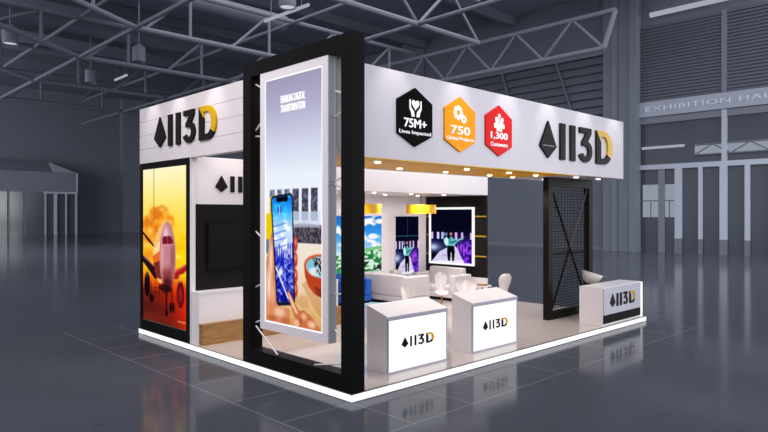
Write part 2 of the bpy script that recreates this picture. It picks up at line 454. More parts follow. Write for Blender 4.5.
# entrance lobby at the far wall
lb = thing('entrance_lobby', 'pale framed glass entrance lobby against the far hall wall', 'lobby', (15, 73, 0))
box('glass_front', M['hall_glass'], lb, 0, 20.0, 72.2, BW-.02, 0, 4.9)
box('header', M['lobby'], lb, 0, 20.1, 72.0, BW-.02, 4.9, 7.2)
MB().hexa([(0, 72, 7.2), (20.0, 72, 7.2), (20.0, BW-.02, 7.2), (0, BW-.02, 7.2), (0, 74, 8.5), (17.6, 74, 8.5), (17.6, BW-.02, 8.5), (0, BW-.02, 8.5)]).build('roof', M['lobby'], lb)
MB().hexa([(17.5, 71.96, 7.22), (20.0, 71.96, 7.22), (20.02, 72.1, 7.22), (17.5, 72.1, 7.22), (17.5, 73.6, 8.4), (17.6, 73.6, 8.4), (17.6, 73.7, 8.4), (17.5, 73.7, 8.4)]).build('gable_panel', M['lobby_light'], lb)
for xx, ww, k in ((20.0, .16, 'mullion'), (18.9, .12, 'mullion'), (17.75, .3, 'mullion'), (16.7, .12, 'mullion'), (14.6, .14, 'lobby'), (13, .14, 'lobby')):
    box('mullion', M[k], lb, xx-ww/2, xx+ww/2, 71.95, 72.2, 0, 4.9)
box('transom', M['mullion'], lb, 16.5, 20.1, 71.94, 72.2, 4.75, 4.95)
box('corner_post', M['mullion'], lb, 20.0, 20.16, 71.94, 72.1, 4.95, 7.2)

# roof trusses: bottom nodes at z 12, top chord at 14.4
def truss(label, name, a, b, fixed, axis, n, zt=14.4, zb=12., r=.14, m='steel', bend=None, slant=0., group=None, web='zig'):
    """axis 0: runs along X at Y=fixed; axis 1: runs along Y at X=fixed"""
    P = (lambda t, z: (t, fixed, z)) if axis == 0 else (lambda t, z: (fixed, t, z))
    o = thing(name, label, 'truss', P((a+b)/2, zb), group=group)
    MB().tube(P(a-slant, zt), P(b, zt), r).build('top_chord', M[m], o)
    g = MB()
    if bend is None: g.tube(P(a, zb), P(b, zb), r)
    else:
        g.tube(P(bend, zb), P(b, zb), r); g.tube(P(bend, zb), P(a, zb+bend_rise(bend-a)), r)
    g.build('bottom_chord', M[m], o)
    step = (b-a)/n
    for i in range(n):
        t0, t1, t2 = a+i*step, a+(i+.5)*step, a+(i+1)*step
        za = lambda t: zb if bend is None or t >= bend else zb+bend_rise(bend-t)
        if web != 'tie' and za(t0) < zt-.3: MB().tube(P(t0, za(t0)), P(t1, zt), r*.6, 6).build('brace', M[m], o)
        if web == 'zig' and za(t2) < zt-.3: MB().tube(P(t1, zt), P(t2, za(t2)), r*.6, 6).build('brace', M[m], o)
        if web == 'post' and za(t1) < zt-.3: MB().tube(P(t1, za(t1)), P(t1, zt), r*.6, 6).build('post', M[m], o)

    if slant:
        MB().tube(P(a, zb), P(a-slant, zt), r).build('end_post', M[m], o)
    return o
def bend_rise(d): return d*.25

truss('steel roof truss with zigzag braces and slanted end along the right hall wall', 'roof_truss', 11.1, 63.1, 29.07, 1, 13, 14.05, 12., .15, slant=.7)
for k, Y in enumerate((15.5, 26., 34.4, 43.7, 53.)):
    nm = ['nearest', 'second nearest', 'middle', 'second farthest', 'farthest'][k]
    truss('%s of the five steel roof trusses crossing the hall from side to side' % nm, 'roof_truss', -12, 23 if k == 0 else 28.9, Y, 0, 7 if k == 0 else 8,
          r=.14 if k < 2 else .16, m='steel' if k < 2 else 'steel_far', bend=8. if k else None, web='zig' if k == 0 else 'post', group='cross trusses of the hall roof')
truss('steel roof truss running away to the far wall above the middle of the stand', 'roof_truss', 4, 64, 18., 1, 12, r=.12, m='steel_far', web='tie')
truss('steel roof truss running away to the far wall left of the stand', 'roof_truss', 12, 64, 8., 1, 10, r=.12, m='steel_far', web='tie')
# flat roof purlins
for i, Y in enumerate((10, 21, 30, 39, 48, 58)):
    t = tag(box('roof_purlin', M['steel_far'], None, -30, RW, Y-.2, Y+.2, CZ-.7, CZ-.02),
            '%s steel purlin under the hall roof counted from the front' % ['first', 'second', 'third', 'fourth', 'fifth', 'sixth'][i], 'purlin', 'purlins under the hall roof')
# ventilation ducts under the roof
for (Y, z, lab) in ((30., 15.6, 'nearer'), (40., 15.4, 'farther')):
    d = tag(MB().tube((-25, Y, z), (20, Y, z), .55, 16).build('ventilation_duct', M['lamp_body'], smooth=True),
            '%s round ventilation duct running across under the hall roof' % lab, 'duct', 'ducts under the hall roof')

def high_bay(x, y, zb, lit, label):
    o = thing('high_bay_lamp', label, 'lamp', (x, y, zb), group='high bay lamps of the hall')
    MB().lathe([(.0, .1), (.36, .1), (.4, 0), (.42, .1), (.42, .95), (.16, 1.15), (.0, 1.15)], (x, y, zb), 24).build('housing', M['lamp_body'], o, smooth=False)
    MB().lathe([(0, .06), (.35, .06), (.35, .09), (0, .09)], (x, y, zb), 24).build('diffuser', M['lamp_lit' if lit else 'hall_glass'], o)
    MB().tube((x, y, zb+1.1), (x, y, CZ-.01), .04, 6).build('stem', M['lamp_body'], o)
high_bay(4.68, 36.14, 12.5, True, 'lit high bay lamp hanging at the far left of the hall roof')
high_bay(12.0, 35.16, 12.5, False, 'dark high bay lamp hanging above the left end of the stand')
high_bay(12.1, 44.33, 12.5, False, 'dark high bay lamp hanging deep in the hall, left of the stand')
high_bay(12.7, 19.3, 12.5, True, 'lit high bay lamp hanging above the black portal frame')
for (x0, y0, x1, y1, lab) in ((13.93, 44.3, 13.89, 41.9, 'short tube lamp hanging deep in the hall above the left fascia'), (13.98, 23.2, 14.07, 19.4, 'tube lamp hanging at the top of the picture above the portal frame')):
    o = thing('tube_lamp', lab, 'lamp', ((x0+x1)/2, (y0+y1)/2, 13), group='tube lamps of the hall')
    MB().tube((x0, y0, 13), (x1, y1, 13), .09).build('tube', M['tube_lit'], o)
    g = MB()
    for t in (.15, .85): g.tube((x0+(x1-x0)*t, y0+(y1-y0)*t, 13.05), (x0+(x1-x0)*t, y0+(y1-y0)*t, CZ-.01), .02, 6)
    g.build('wire', M['lamp_body'], o)

# ================================================================== THE STAND
W, PW, D, ZP = 8.63, 8.74, 6.5, .108
pf = thing('display_platform', 'raised beige platform with a glowing white edge carrying the whole stand', 'platform', (4.3, 3.2, 0))
box('deck', M['deck'], pf, .0, PW, .0, D, .06, ZP)
box('core', M['black_matt'], pf, .05, PW-.05, .05, D-.05, 0, .06)
for a in ((-.012, 0, -.012, D), (0, PW, -.012, 0), (PW, PW+.012, -.012, D), (0, PW, D, D+.012)):
    box('light_strip', M['strip'], pf, *a, .012, ZP-.008)
g = MB(); g.box(-.016, 0, -.016, D, ZP-.008, ZP); g.box(0, PW, -.016, .022, ZP-.006, ZP+.001)
g.build('edge_trim', M['strip_dim'], pf)

# ---- black portal frame
F0, F1, FT, FD = 0., 2.59, 4.73, .216
fr = thing('portal_frame', 'tall glossy black portal frame at the near corner of the platform', 'frame', (.1, 1.3, ZP))
box('post', M['black'], fr, 0, FD, F0, F0+FD, ZP, FT)
box('post', M['black'], fr, 0, FD, F1-FD, F1, ZP, FT)
box('beam', M['black'], fr, 0, FD, F0+FD, F1-FD, FT-FD, FT)
box('sill', M['black'], fr, 0, FD, F0+FD, F1-FD, ZP, ZP+FD)

# ---- lightbox with the phone picture
lbx = thing('lightbox_screen', 'tall white lightbox with a picture of hands holding a phone, inside the black frame', 'screen', (.08, 1.3, .674))
sy0, sy1, sz0, sz1 = .49, 2.11, .674, 4.514
box('casing', M['casing_side'], lbx, .02, .15, sy0, sy1, sz0, sz1)
g = MB(); w_ = .118
g.box(.005, .02, sy0, sy0+w_, sz0, sz1); g.box(.005, .02, sy1-w_, sy1, sz0, sz1)
g.box(.005, .02, sy0+w_, sy1-w_, sz0, sz0+w_); g.box(.005, .02, sy0+w_, sy1-w_, sz1-w_, sz1)
g.build('bezel', M['casing'], lbx)
g = MB(); i0, i1, j0, j1 = sy0+w_, sy1-w_, sz0+w_, sz1-w_; e = .022
g.box(.008, .02, i0, i0+e, j0, j1); g.box(.008, .02, i1-e, i1, j0, j1); g.box(.008, .02, i0+e, i1-e, j0, j0+e); g.box(.008, .02, i0+e, i1-e, j1-e, j1)
g.build('lit_edge', M['bezel_glow'], lbx)

def phone_picture():
    p = Pic(180, 500)
    p.grad([(0, (160, 156, 186)), (.12, (178, 176, 206)), (.28, (212, 216, 238)), (.40, (236, 242, 252)), (1, (248, 246, 246))])
    # striped building behind
    n = p.noise(40, 31)
    for k, (a, b) in enumerate(((.08, .17), (.215, .305), (.35, .45), (.5, .61), (.66, .775), (.815, .93))):
        c = (120, 128, 156) if k < 3 else (74, 70, 92)
        p.rect(a, b, .455, .575, c)
        m = (p.u > a) & (p.u < b) & (p.v > .455) & (p.v < .575); p.blend(m*(n > .6)*.5, (150, 156, 182)); p.blend(m*(n < .35)*.5, (44, 42, 62))
    p.rect(.42, .97, .545, .60, (216, 224, 240))
    for a, b in ((.5, .61), (.66, .775), (.815, .93)): p.rect(a, b, .545, .58, (160, 170, 196), .7)
    # dark row of seats
    n = p.noise(36, 3); m = ((p.u > .48) & (p.v > .595) & (p.v < .668)); p.blend(m*1., (70, 62, 76)); p.blend(m*(n > .56)*.6, (124, 116, 130)); p.blend(m*(n < .3)*.6, (36, 30, 40))
    p.poly([(.48, .595), (.7, .588), (.97, .598), (.97, .605), (.48, .608)], (176, 182, 204), .8)
    # table top
    m = (p.v > .668); p.grad([(.668, (240, 228, 216)), (.75, (242, 226, 202)), (.86, (236, 206, 166)), (.93, (228, 186, 126)), (1, (214, 160, 92))], m)
    n = p.noise(7, 8); p.blend((p.v > .80)*(p.u > .5)*np.clip((n-.5)*4, 0, 1)*.35, (190, 126, 60))
    p.poly([(.66, .83), (.90, .93), (1, .95), (1, .88), (.80, .80)], (198, 140, 84), .55)
    # yellow box behind the hand
    p.poly([(.0, .555), (.07, .55), (.07, .49), (.16, .475), (.18, .62), (.12, .70), (0, .70)], (242, 202, 4)); p.rect(0, .06, .66, .72, (84, 124, 160))
    # bowl, cut by the edge of the print
    p.poly([(.70, .755), (.72, .80), (.78, .835), (.88, .862), (1.0, .872), (1.0, .74), (.8, .73)], (188, 66, 32))
    p.poly([(.86, .83), (.93, .862), (1, .872), (1, .84)], (110, 34, 22), .7)
    p.ell(1.0, .752, .305, .047, (214, 84, 40), 1, .05); p.ell(1.0, .756, .27, .042, (132, 194, 214), 1, .05)
    p.ell(.88, .775, .12, .02, (226, 238, 242), .9, .4)
    n = p.noise(44, 41); m = (p.u > .84) & (p.v > .722) & (p.v < .785) & (p.u > .84+(p.v-.722)*1.2); p.blend(m*(n > .38), (40, 30, 34)); p.blend(m*(n > .72), (190, 186, 180))
    # left hand: thumb along the phone, palm and wrist below
    p.poly([(.0, .76), (.05, .70), (.09, .65), (.12, .625), (.155, .64), (.165, .72), (.20, .88), (.30, .935), (.44, .935), (.46, 1.0), (0, 1.0)], (214, 132, 90))
    p.ell(.10, .74, .055, .11, (250, 214, 186), .95, .8); p.ell(.06, .85, .07, .10, (255, 226, 202), .9, .8); p.ell(.14, .88, .05, .07, (240, 186, 150), .8, .8)
    p.ell(.12, .655, .03, .03, (214, 130, 104), 1, .5); p.ell(.03, .95, .10, .05, (226, 150, 104), .8, .7)
    p.ell(.26, .955, .15, .028, (246, 204, 172), .9, .7); p.ell(.38, .985, .12, .02, (190, 100, 60), .8, .7); p.ell(.12, .985, .12, .016, (176, 88, 52), .7, .7)
    for v in (.672, .735, .80, .855): p.ell(.548, v, .05, .035, (184, 58, 48), 1, .25); p.ell(.556, v-.006, .026, .02, (238, 150, 128), .9, .7)
    # phone
    q = [(.095, .515), (.10, .492), (.13, .48), (.46, .470), (.495, .476), (.505, .492), (.545, .90), (.53, .917), (.24, .930), (.205, .918)]
    p.poly(q, (22, 24, 44))
    sc = [(.118, .512), (.125, .497), (.145, .488), (.455, .479), (.48, .484), (.487, .497), (.525, .895), (.51, .904), (.245, .915), (.225, .905)]
    m = p.poly(sc, (30, 90, 220))
    p.grad([(.47, (6, 96, 226)), (.53, (40, 160, 246)), (.58, (130, 206, 252)), (.63, (206, 228, 254)), (.69, (176, 200, 252)), (.73, (70, 90, 226)), (.8, (38, 48, 200)), (.9, (24, 30, 168))], m)
    n = p.noise(16, 11); p.blend(m*(p.v > .55)*(p.v < .73)*np.clip((n-.5)*6, 0, 1), (248, 250, 255)); p.blend(m*(p.v < .58)*np.clip((n-.5)*6, 0, 1)*.7, (40, 210, 252))
    n2 = p.noise(30, 12); f = np.clip((p.v-.69)*12, 0, 1); p.blend(m*f*np.clip((n2-.55)*6, 0, 1)*.8, (150, 176, 252)); p.blend(m*f*np.clip((.4-n2)*6, 0, 1)*.9, (14, 12, 128))
    keep = p.a.copy()
    r = np.random.RandomState(3)
    for k in range(9): a = .17+.04*k; t_ = r.uniform(.665, .71); p.rect(a, a+.018, t_, .76, (26, 22, 180))
    for k in range(30):
        u, v = r.uniform(.2, .5), r.uniform(.69, .89); du, dv = r.uniform(.02, .09), r.uniform(-.03, .03)
        p.line((u, v), (u+du, v+dv), .004, (200, 218, 255), .75)
    for k in range(4): v = .59+.03*k; p.line((.15, v+.018), (.38, v), .009, (60, 110, 230), .7)
    p.line((.19, .77), (.42, .892), .011, (255, 255, 255), .95); p.ell(.285, .79, .05, .022, (240, 246, 255), .95, .5)
    p.a = np.where(m[..., None], p.a, keep)
    p.poly([(.195, .488), (.21, .503), (.225, .507), (.40, .503), (.415, .497), (.42, .481)], (10, 10, 16))
    p.rect(.23, .30, .525, .55, (8, 60, 196), .75); p.rect(.255, .275, .52, .556, (230, 244, 255), .8)
    # pointing right hand
    p.poly([(.405, .872), (.42, .862), (.455, .868), (.53, .905), (.62, .935), (.70, .93), (.82, .948), (.95, .985), (.97, 1.0), (.62, 1.0), (.52, .955)], (202, 112, 66))
    p.poly([(.415, .868), (.45, .876), (.60, .945), (.56, .95), (.48, .915)], (246, 194, 158)); p.ell(.70, .955, .07, .02, (242, 186, 148), .9, .7); p.ell(.83, .98, .10, .02, (250, 206, 172), .9, .7)
    p.ell(.58, .985, .06, .018, (244, 190, 160), .9, .5); p.ell(.64, .975, .03, .02, (150, 70, 40), .7, .7)
    p.soften()
    return p
fl = facing_left(.02)
phone_picture().mesh('picture', fl, -i1+e, -i0-e, j0+e, j1-e, .004, lbx)
for r_, (body) in enumerate(('ENABLING DIGITAL', 'TRANSFORMATION')):
    text('caption', body, fl, -1.585, -1.0, 4.005-.135*r_, 4.112-.135*r_, .005, .012, M['bezel_glow'], lbx, .02, 1.1)

# white tension rods between lightbox and frame
def rod(p, q, label):
    tag(MB().tube(p, q, .012, 8).build('tension_rod', M['rod']), label, 'rod', 'tension rods round the lightbox')
RY, LY = F0+FD, F1-FD        # inner faces of the right and left posts
for z0, z1, w_ in ((4.05, 3.967, 'topmost'), (3.70, 3.748, 'second from the top'), (2.83, 2.90, 'third from the top'), (2.80, 2.73, 'fourth from the top'), (1.32, 1.365, 'second from the bottom'), (.85, .77, 'lowest')):
    rod((.12, sy0, z0), (.05, RY, z1), 'short white rod, %s on the right side of the lightbox' % w_)
for z0, z1, w_ in ((4.305, 4.41, 'topmost'), (3.81, 3.70, 'second from the top'), (3.575, 3.605, 'third from the top'), (2.03, 2.13, 'fourth from the top'), (1.34, 1.27, 'second from the bottom')):
    rod((.04, sy1, z0), (.10, LY, z1), 'short white rod, %s on the left side of the lightbox' % w_)
rod((.1, LY, .66), (.06, 1.73, ZP+FD), 'white rod slanting down from the left post to the black sill')
rod((.1, RY, .45), (.07, .86, ZP+FD), 'white rod slanting down from the right post to the black sill')
rod((.1, LY, .72), (.06, sy1, .80), 'lowest short white rod at the left foot of the lightbox')

# ---- left fascia of four white planks
lf = thing('planked_fascia', 'white planked fascia with black and yellow lettering above the sunset lightbox', 'fascia', (.05, 4.5, 3.405))
zz = [3.405, 3.682, 3.952, 4.226, 4.5]
for a, b in zip(zz, zz[1:]):
    box('plank', M['white_plank'], lf, 0, .012, F1, 6.48, a+(.008 if a > 3.5 else 0), b)
box('backing', M['white_plank'], lf, .012, .15, F1, 6.48, 3.405, 4.5)
for z in (4.22, 3.95, 3.68):
    MB().tube((.06, 6.48, z), (.06, 6.50, z), .02, 8).build('bolt', M['logo_black'], lf)
logo(lf, facing_left(0), -5.745, 3.662, 2.37, .585, .0, .035, M['logo_brown'], M['yellow'])

# ---- right fascia with badges and soffit
FY = .46
rf = thing('front_fascia', 'long white front fascia with three hexagon badges and large lettering', 'fascia', (4.4, .6, 3.2))
box('panel', M['white_cool'], rf, FD, W, FY, FY+.1, 3.2, 4.5)
ff = facing_front(FY)
logo(rf, ff, 5.08, 3.475, 2.945, .725, 0, .04, M['logo_black'], M['yellow'])
# small row of letters on the kite
g = MB()
for k in range(12): g.prism([(5.18+.034*k, 3.705), (5.192+.034*k, 3.705), (5.192+.034*k, 3.717), (5.18+.034*k, 3.717)], ff, .04, .043)
g.build('kite_marks', M['sign_letters'], rf)

def badge(u0, u1, v0, v1, m, num, cap, icon):
    c = (u0+u1)/2; h = v1-v0
    o = MB().prism([(u0, v0+.205*h), (c, v0), (u1, v0+.205*h), (u1, v1-.235*h), (c, v1), (u0, v1-.235*h)], ff, 0, .03).build('badge', m, rf)
    text('badge_number', num, ff, c-.25, c+.25, v0+.32*h, v0+.465*h, .03, .034, M['print_white'], o, .06)
    text('badge_caption', cap, ff, c-.35 if len(cap) > 10 else c-.25, c+.35 if len(cap) > 10 else c+.25, v0+.19*h, v0+.27*h, .03, .034, M['print_white'], o, .03)
    g = MB(); y = v0+.675*h
    if icon == 'heart':
        hp = [(c, y-.06)] + [(c+.085*math.sin(t)**3*1.0, y+.035+.0055*(13*math.cos(t)-5*math.cos(2*t)-2*math.cos(3*t)-math.cos(4*t))) for t in [PI-2*PI*i/24 for i in range(1, 24)]]
        g.prism(hp, ff, .03, .034)
        for sg_ in (-1, 1):
            pts = [(c+sg_*a, y+b) for a, b in ((.135, .10), (.105, .10), (.105, -.005), (.03, -.075), (.02, -.15), (.085, -.15), (.10, -.09), (.135, -.03))]
            g.prism(pts, ff, .03, .034)
    elif icon == 'gear':
        def gear(cx, cy, R, r, n):
            o_ = []
            for i in range(n):
                a = 2*PI*i/n
                for da, rr in ((-.32, R*.78), (-.2, R), (.2, R), (.32, R*.78)): o_.append((cx+rr*math.cos(a+da*2*PI/n*1.4), cy+rr*math.sin(a+da*2*PI/n*1.4)))
            i_ = [(cx+r*math.cos(2*PI*k/len(o_)), cy+r*math.sin(2*PI*k/len(o_))) for k in range(len(o_))]
            N = len(o_)
            for k in range(N):
                j = (k+1) % N
                g.prism([o_[k], o_[j], i_[j], i_[k]], ff, .03, .034)
        gear(c-.06, y+.03, .12, .045, 8); gear(c+.085, y-.065, .07, .025, 7)
    else:
        def man(cx, cy, s):
            g.prism(arc(cx, cy+.055*s, .038*s, .042*s, 0, 345, 14), ff, .03, .034)
            g.prism([(cx-.07*s, cy-.09*s)] + [(cx+.07*s, cy-.09*s)] + arc(cx, cy-.045*s, .07*s, .05*s, 0, 180, 8), ff, .03, .034)
        man(c, y+.045, 1.0); man(c-.085, y-.02, 1.0); man(c+.085, y-.02, 1.0); man(c, y-.06, 1.15)
    g.build('badge_icon', M['print_white'], o)
    return o
badge(1.257, 2.027, 3.41, 4.295, M['badge_black'], '75M+', 'Lives Impacted', 'heart')['label'] = 'black hexagon badge reading 75M+'
badge(2.322, 3.103, 3.405, 4.297, M['orange'], '750', 'Global Projects', 'gear')['label'] = 'orange hexagon badge reading 750'
badge(3.392, 4.165, 3.405, 4.29, M['red'], '1,300', 'Customers', 'people')['label'] = 'red hexagon badge reading 1,300'
# soffit
so = box('soffit', M['gold'], rf, FD+.04, 6.5, FY+.02, 2.06, 3.203, 3.3); so['label'] = 'glossy gold soffit'
box('soffit_end', M['white'], rf, 6.5, W, FY+.1, 2.06, 3.2, 3.3)['label'] = 'white end of the soffit'
box('soffit_trim', M['white'], rf, FD+.04, W, 2.06, 2.16, 3.195, 3.32)
box('gold_lip', M['yellow'], rf, FD+.04, 6.6, FY-.001, FY+.02, 3.185, 3.2)
def downlight(x, y, z, parent, nm='downlight'):
    MB().lathe([(.0, -.02), (.04, -.018), (.055, .0), (0, .0)], (x, y, z), 20).build(nm, M['bulb'], parent)
for x, y in ((1.4, 1.0), (2.6, 1.7), (3.6, 1.0), (3.9, 1.75), (4.9, 1.0), (5.3, 1.75), (6.0, 1.1), (6.2, 1.8), (7.2, .85), (8.2, .85), (7.4, 1.75), (8.3, 1.8), (1.5, 1.75)):
    downlight(x, y, 3.2, so if x < 6.5 else rf)

# ---- store room with logo wall
st = thing('store_room', 'white store room with a black band, its front wall facing the platform', 'room', (1.6, 5.4, ZP))
box('wall_panel', M['white'], st, .1, 3.2, 4.35, 6.45, 2.577, 3.43)
box('black_panel', M['black_matt'], st, .1, 3.2, 4.35, 6.45, 1.03, 2.577)
box('lower_panel', M['white'], st, .1, 3.2, 4.36, 6.45, ZP, 1.03)
logo(st, facing_front(4.35), .495, 2.805, 1.24, .302, 0, .025, M['logo_brown'], M['yellow'])
cab = thing('low_cabinet', 'low white cabinet under the black television wall', 'cabinet', (1.5, 4.2, ZP))
box('body', M['white'], cab, .04, 3.2, 4.1, 4.35, ZP, 1.0)
box('top', M['white'], cab, .035, 3.2, 4.09, 4.35, 1.0, 1.03)
bn = thing('wooden_bench', 'low oak bench along the foot of the white cabinet', 'bench', (1.5, 4.0, ZP))
box('front', M['wood'], bn, .05, 3.2, 3.99, 4.1, ZP, .455)
box('bench_top', M['wood'], bn, .04, 3.2, 3.98, 4.1, .455, .48)
tv = thing('television', 'black flat television on the black wall band beside the portal frame', 'television', (1.1, 4.3, 1.37))
box('housing', M['black'], tv, .345, 1.89, 4.315, 4.35, 1.385, 2.24)
g = MB(); 
g.box(.33, .35, 4.30, 4.33, 1.37, 2.255); g.box(1.885, 1.905, 4.30, 4.33, 1.37, 2.255); g.box(.35, 1.885, 4.30, 4.33, 1.37, 1.40); g.box(.35, 1.885, 4.30, 4.33, 2.24, 2.255)
g.build('bezel', M['black'], tv)
box('screen', M['screen_black'], tv, .35, 1.885, 4.305, 4.315, 1.40, 2.24)

# ---- sunset lightbox
sb = thing('sunset_lightbox', 'black framed lightbox with an airplane landing at orange sunset on the left end', 'lightbox', (.05, 5.4, ZP))
s0, s1, t0, t1 = 4.345, 6.46, ZP, 3.405
box('edge_trim', M['white'], sb, .0, .1, 4.335, s0, t0, t1)
q0, q1, r0, r1 = 4.494, 6.375, .30, 3.28
g = MB(); g.box(0, .1, s0, q0, t0, t1); g.box(0, .1, q1, s1, t0, t1); g.box(0, .1, q0, q1, t0, r0); g.box(0, .1, q0, q1, r1, t1)
g.build('frame', M['black'], sb)
box('back', M['black_matt'], sb, .03, .1, q0, q1, r0, r1)
box('light_line', M['strip_dim'], sb, .004, .03, q0, q1, r0, r0+.012)
def sunset_picture():
    p = Pic(140, 400)
    p.grad([(0, (255, 248, 206)), (.15, (255, 240, 150)), (.35, (255, 220, 70)), (.55, (255, 214, 16)), (.66, (255, 196, 10)), (.72, (240, 110, 10)), (.80, (210, 40, 10)), (.9, (160, 26, 14)), (1, (120, 20, 14))])
    n = p.noise(6, 2)*.5+p.noise(13, 5)*.3+p.noise(26, 6)*.2
    fall = np.clip(1.25-p.u*1.3, 0, 1)
    p.blend(fall*np.clip((p.v-.30)*5, 0, 1)*np.clip((.70-p.v)*10, 0, 1)*.75, (250, 176, 40))
    # cloud bank: billowing top edge on the left
    top = .27+.10*np.abs(p.u-.42)+.05*np.sin(p.u*9)*.5
    d = np.zeros(p.u.shape)
    for cu, cv, ru, rv in ((.16, .37, .2, .075), (.30, .30, .17, .06), (.46, .29, .16, .055), (.60, .35, .14, .06), (.35, .39, .3, .09), (.10, .45, .2, .06), (.5, .42, .2, .06)):
        q = ((p.u-cu)/ru)**2+((p.v-cv)/rv)**2; d = np.maximum(d, np.clip((1.1-q)*1.6, 0, 1))
    p.blend(d*np.clip(.35+n*1.0, 0, 1), (244, 150, 36)); p.blend(d*np.clip((n-.48)*5, 0, 1)*.7, (224, 112, 22)); p.blend(d*np.clip((.42-n)*5, 0, 1)*.7, (255, 206, 110))
    for cu, cv, ru, rv, c in ((.06, .60, .16, .05, (226, 110, 20)), (.18, .56, .2, .035, (240, 150, 30)), (.12, .50, .24, .03, (255, 214, 80)), (.85, .50, .2, .03, (250, 190, 10)), (.95, .45, .14, .03, (250, 196, 20)), (.78, .56, .16, .02, (255, 240, 120))):
        p.ell(cu, cv, ru, rv, c, .8, .8)
    p.blend(np.clip((p.u-.5)*2, 0, 1)*np.clip((p.v-.71)*9, 0, 1)*.95, (246, 44, 8)); p.blend(np.clip((p.u-.72)*3, 0, 1)*np.clip((.74-p.v)*12, 0, 1)*np.clip((p.v-.5)*6, 0, 1)*.8, (255, 240, 20))
    # apron and terminal
    m = np.clip((p.v-.775)*30, 0, 1); p.blend(m*np.clip(1.15-p.u*1.1, 0, 1)*.85, (96, 30, 22)); p.blend(np.clip((p.v-.84)*10, 0, 1)*np.clip(1.1-p.u, 0, 1)*.6, (56, 18, 18)); p.blend(np.clip((p.v-.91)*18, 0, 1)*np.clip(1.2-p.u, 0, 1)*.5, (150, 44, 24))
    p.rect(0, .62, .770, .782, (140, 50, 28), .8); p.rect(0, .6, .80, .806, (60, 20, 18), .7)
    for u in (.13, .20, .30, .38): p.rect(u, u+.012, .74, .84, (50, 16, 16), .8)
    # wings and tailplane
    p.poly([(0, .415), (.14, .455), (.27, .50), (.27, .515), (.12, .475), (0, .432)], (50, 22, 18))
    p.poly([(0, .575), (.12, .60), (.30, .645), (.36, .70), (.30, .725), (.16, .675), (0, .615)], (40, 16, 24))
    p.poly([(.02, .575), (.3, .64), (.3, .648), (.02, .588)], (150, 120, 130), .8)
    p.poly([(.64, .665), (.80, .635), (1, .595), (1, .628), (.92, .66), (.84, .67), (.80, .70), (.72, .70), (.66, .73)], (176, 26, 26)); p.poly([(.64, .665), (.80, .637), (1, .597), (1, .604), (.8, .648), (.66, .68)], (236, 110, 90), .8)
    # body behind the nose
    p.poly([(.24, .55), (.27, .49), (.32, .43), (.40, .38), (.52, .345), (.55, .74), (.38, .74), (.29, .67)], (250, 190, 120))
    p.poly([(.23, .575), (.42, .53), (.45, .60), (.26, .635)], (232, 104, 30), .95); p.poly([(.26, .62), (.44, .59), (.48, .72), (.32, .71)], (110, 28, 24), .9)
    p.poly([(.26, .53), (.40, .47), (.42, .53), (.25, .57)], (255, 226, 164), .8)
    # round nose
    p.ell(.575, .565, .185, .225, (196, 128, 140), 1, .06); p.ell(.54, .43, .10, .08, (240, 200, 206), .95, .8); p.ell(.46, .56, .06, .14, (232, 168, 168), .8, .8); p.ell(.69, .57, .07, .15, (150, 78, 92), .85, .8)
    p.ell(.58, .70, .15, .095, (138, 52, 54), .9, .5); p.ell(.58, .745, .13, .06, (80, 22, 28), .9, .5); p.ell(.56, .62, .08, .06, (206, 140, 146), .6, .8)
    p.poly([(.46, .462), (.48, .440), (.64, .434), (.69, .458), (.70, .488), (.47, .495)], (120, 24, 40)); p.rect(.572, .582, .435, .495, (206, 120, 130)); p.poly([(.46, .49), (.71, .482), (.71, .490), (.46, .499)], (232, 170, 170), .7)
    # engines and gear
    p.ell(.105, .765, .075, .085, (16, 8, 14), 1, .1); p.ell(.10, .70, .03, .03, (90, 70, 80), .8, .6)
    p.ell(.855, .790, .085, .088, (104, 14, 22), 1, .1); p.ell(.855, .790, .05, .055, (150, 34, 36), .8, .4); p.ell(.85, .70, .02, .03, (240, 150, 140), .8, .6)
    p.ell(.52, .77, .17, .03, (44, 10, 16), .9, .3)
    p.rect(.535, .57, .77, .93, (36, 10, 14)); p.ell(.555, .925, .03, .025, (14, 6, 8)); p.rect(.665, .685, .76, .86, (56, 14, 16)); p.ell(.65, .885, .03, .035, (20, 6, 10)); p.ell(.71, .88, .025, .035, (20, 6, 10)); p.ell(.19, .85, .03, .035, (20, 6, 10)); p.ell(.24, .85, .025, .03, (20, 6, 10))
    # panel joint
    p.rect(.26, .275, 0, .36, (128, 104, 80), .8)
    p.rect(.80, .98, .952, .962, (246, 150, 110), .7)
    p.soften()
    return p
sunset_picture().mesh('picture', facing_left(.03), -q1, -q0, r0+.012, r1, .004, sb)

# ---- lounge: back wall, canopy, black wall
bwl = tag(box('partition_wall', M['white'], None, 3.2, W, 6.45, 6.5, ZP, 3.43), 'white partition wall behind the lounge, carrying the landscape and stage pictures', 'wall')
cn = thing('lounge_canopy', 'white boxed canopy over the lounge with small downlights', 'canopy', (6, 5.3, 2.91))
box('canopy_box', M['white'], cn, 3.2, W, 4.26, 6.45, 2.91, 3.43)
for x, y in ((6.17, 5.73), (7.43, 5.74), (4.9, 5.73), (4.9, 4.8), (6.17, 4.8), (7.43, 4.8)): downlight(x, y, 2.91, cn)
bk = thing('black_feature_wall', 'black wall with thin gold strips at the right end of the lounge', 'wall', (8.6, 5.3, ZP))
box('wall_panel', M['black_matt'], bk, 8.56, W, 4.26, 6.45, .66, 2.91)
box('plinth', M['white'], bk, 8.54, W, 4.25, 6.45, ZP, .66)
for z in (2.335, 1.79, 1.238):
    box('gold_strip', M['gold_trim'], bk, 8.54, 8.56, 4.26, 6.45, z-.018, z+.018)

